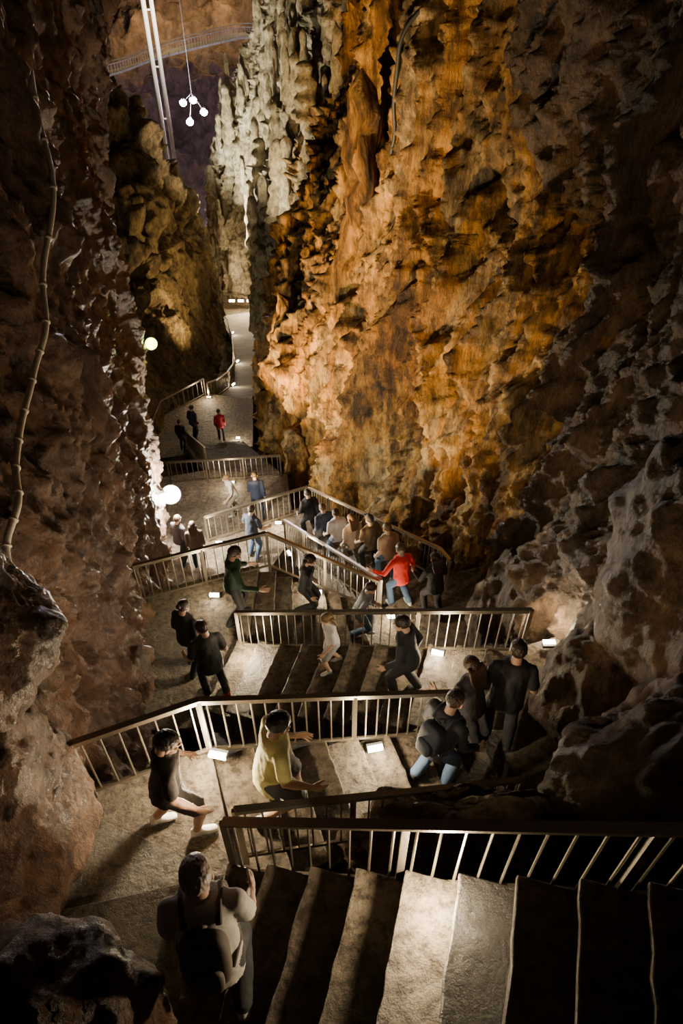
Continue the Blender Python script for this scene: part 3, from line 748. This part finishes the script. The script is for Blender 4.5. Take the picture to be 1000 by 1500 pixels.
BLK = (.018, .018, .022); NAVY = (.02, .03, .06); JEAN = (.07, .12, .22)
person('man_with_backpack', (-.80, 1.46), -6.2, 98, ((-.12, .06), (.12, -.2)), .28, ((-.05, .14, -.47), (.06, .2, -.45)), 0, -.2, (.42, .40, .37), (.03, .03, .035), (.5, .5, .5), (.5, .3, .22), 'short', (.36, .30, .25), False, True, (.09, .075, .06), None, 1.1, .012, True, .03)
person('man_in_yellow_shirt', (-.58, 3.05), -6.74, 20, ((-.12, .15), (.12, -.16)), .12, ((-.02, .2, -.38), (.1, .2, -.42)), .3, -.3, (.75, .71, .32), (.06, .06, .07), (.3, .35, .4), (.55, .34, .24), 'short', (.02, .015, .012), False, False, None, None, 1.04, .012, True, .08)
person('boy_in_black_shirt', (-1.38, 2.78), -6.4, 15, ((-.1, -.2), (.1, .14)), .16, ((-.1, .1, -.47), (.1, .16, -.46)), 0, -.35, (.02, .02, .022), (.03, .03, .035), (.85, .85, .85), (.5, .32, .23), 'short', (.02, .015, .012), False, False, None, None, .95, .012, True, .04)
person('man_with_backpack', (.98, 3.75), -7.6, 40, ((-.12, -.1), (.12, .12)), .22, ((-.08, .16, -.46), (.1, .2, -.44)), .2, -.4, (.02, .02, .03), JEAN, (.06, .06, .07), (.5, .32, .23), 'short', (.04, .025, .02), True, True, (.025, .03, .05), None, 1.03, .014)
person('man_in_black_shirt', (1.85, 4.5), -8.15, 80, ((-.13, .05), (.13, -.05)), .1, ((-.08, .18, -.42), (.1, .1, -.47)), 0, -.3, BLK, (.03, .03, .04), (.05, .05, .05), (.5, .32, .23), 'short', (.03, .02, .015), False, True, None, None, 1.1, .014, True, .03)
person('woman_in_dark_jacket', (1.42, 4.35), -8.0, 120, ((-.1, .1), (.1, -.1)), .2, ((-.1, .25, -.35), (.1, .2, -.4)), 0, -.4, (.03, .025, .03), BLK, (.05, .05, .05), (.5, .32, .23), 'long', (.05, .025, .015), True, True, None, None, .94, .016)
person('man_in_dark_jacket', (.85, 5.5), -8.8, 160, ((-.11, .14), (.11, -.14)), .2, WALK, 0, -.3, (.02, .02, .03), BLK, BLK, (.5, .32, .23), 'short', (.03, .02, .015), True, True, None, None, 1.0, .018)
person('child_in_white_shirt', (-.15, 6.25), -9.5, 200, ((-.09, .1), (.09, -.12)), .15, WALK, 0, -.3, (.6, .6, .63), (.35, .35, .4), (.5, .5, .5), (.55, .36, .26), 'long', (.2, .12, .06), False, False, None, None, .78, .018)
person('man_in_black_shirt', (-1.92, 6.25), -10, 120, ((-.12, .12), (.12, -.1)), .12, ((-.1, .2, -.42), (.1, .1, -.46)), .3, -.3, (.025, .03, .025), BLK, (.45, .04, .04), (.5, .32, .23), 'short', (.03, .02, .015), False, True, None, None, 1.05, .016, True, .04)
person('woman_in_dark_dress', (-2.35, 6.75), -10, 60, ((-.1, .1), (.1, -.1)), .1, HANG, 0, -.3, BLK, BLK, BLK, (.5, .32, .23), 'bun', (.03, .02, .015), True, True, None, None, .97, .018)
person('man_in_green_jacket', (-1.75, 7.75), -10, 20, ((-.12, .12), (.12, -.12)), .15, ((-.1, .25, -.38), (.2, .28, -.3)), .2, -.3, (.02, .055, .03), BLK, BLK, (.5, .32, .23), 'short', (.03, .02, .015), True, True, None, None, 1.05, .018)
person('woman_in_black_coat', (-.62, 8.35), -10.6, 0, ((-.1, .14), (.1, -.14)), .15, HANG, 0, -.3, BLK, BLK, BLK, (.5, .32, .23), 'long', (.04, .02, .015), True, True, None, None, .97, .018)
person('man_in_grey_shirt', (.35, 8.2), -11.2, 0, ((-.1, .14), (.1, -.14)), .3, WALK, 0, -.3, (.16, .16, .18), JEAN, (.3, .3, .3), (.5, .32, .23), 'short', (.04, .02, .015), True, True, None, None, .95, .018)
person('woman_in_black_coat', (1.75, 9.0), -11.5, 110, ((-.1, .14), (.1, -.14)), .2, ((-.1, .3, -.3), (.1, .3, -.3)), 0, -.3, BLK, BLK, BLK, (.5, .32, .23), 'long', (.04, .02, .015), True, True, None, None, 1.0, .02)
person('man_in_red_jacket', (1.15, 9.35), -11.5, 118, ((-.13, .12), (.13, -.12)), .15, ((-.28, .22, -.30), (.18, .15, -.44)), 0, -.3, (.75, .025, .015), JEAN, (.5, .5, .5), (.5, .32, .23), 'short', (.1, .06, .04), True, True, None, None, 1.05, .016)
fl5 = [(.95, 10.35, (.36, .28, .19), 'short'), (.62, 10.95, (.12, .08, .05), 'cap'), (.25, 11.5, (.62, .5, .42), 'long'), (-.1, 12.05, (.62, .62, .66), 'short'), (-.42, 12.6, (.05, .06, .10), 'short'), (-.82, 13.5, (.02, .02, .03), 'short')]
for i, (x, y, c, hr) in enumerate(fl5):
    t = (y - 9.5) / 5.0
    person(['man_in_tan_shirt', 'man_in_cap', 'woman_in_pink_shirt', 'man_in_white_shirt', 'man_in_navy_shirt', 'man_in_black_jacket'][i], (x, y), -11.6 - 2.9 * t, 118, ((-.11, .12), (.11, -.14)), .12, WALK if i % 2 else HANG, 0, -.3, c, [JEAN, BLK, (.2, .18, .15), JEAN, BLK, BLK][i],
           (.3, .3, .3), (.55, .36, .26), hr, [(.12, .07, .04), (.04, .03, .02)][i % 2], i > 3, True, None, (.05, .05, .08) if hr == 'cap' else None, 1.0, .02, False)
person('man_in_blue_shirt', (-2.3, 13.3), -14.5, 60, ((-.13, .05), (.13, -.05)), .1, ((-.1, .25, -.35), (.1, .25, -.38)), 0, -.3, (.03, .04, .07), JEAN, (.1, .1, .1), (.55, .36, .26), 'short', (.04, .03, .02), False, True, None, None, 1.08, .02, False)
person('woman_in_dark_jacket', (-3.7, 12.9), -14.5, 100, ((-.1, .1), (.1, -.1)), .1, HANG, 0, -.2, (.08, .06, .05), BLK, BLK, (.55, .36, .26), 'long', (.05, .03, .02), True, True, None, None, .98, .02, False)
person('man_in_dark_jacket', (-4.15, 13.1), -14.5, 60, ((-.1, .1), (.1, -.1)), .1, HANG, 0, -.2, (.04, .04, .05), BLK, BLK, (.55, .36, .26), 'short', (.05, .03, .02), True, True, None, None, 1.0, .02, False)
person('man_in_white_shirt', (-3.35, 16.7), -16.2, 200, ((-.11, .12), (.11, -.12)), .25, WALK, 0, -.3, (.65, .62, .58), (.2, .18, .15), (.3, .3, .3), (.55, .36, .26), 'short', (.2, .12, .06), False, True, None, None, 1.0, .022, False)
person('man_in_navy_shirt', (-2.6, 16.6), -16.2, 100, ((-.11, .12), (.11, -.12)), .15, WALK, 0, -.3, NAVY, NAVY, BLK, (.55, .36, .26), 'short', (.04, .03, .02), True, True, None, None, 1.05, .022, False)
person('woman_in_red_coat', (-5.3, 25.8), -20.5, 100, ((-.1, .1), (.1, -.1)), .08, HANG, 0, -.2, (.6, .03, .06), BLK, BLK, (.55, .36, .26), 'short', (.04, .03, .02), True, True, None, None, 1.0, .026, False)
person('man_in_dark_jacket', (-6.5, 25.9), -20.5, 60, ((-.1, .1), (.1, -.1)), .1, HANG, 0, -.2, (.03, .03, .06), BLK, BLK, (.55, .36, .26), 'short', (.04, .03, .02), True, True, None, None, 1.08, .026, False)
person('woman_in_dark_jacket', (-6.9, 25.1), -20.5, 80, ((-.1, .1), (.1, -.1)), .1, HANG, 0, -.2, (.05, .03, .05), BLK, BLK, (.55, .36, .26), 'short', (.04, .03, .02), True, True, None, None, .98, .026, False)
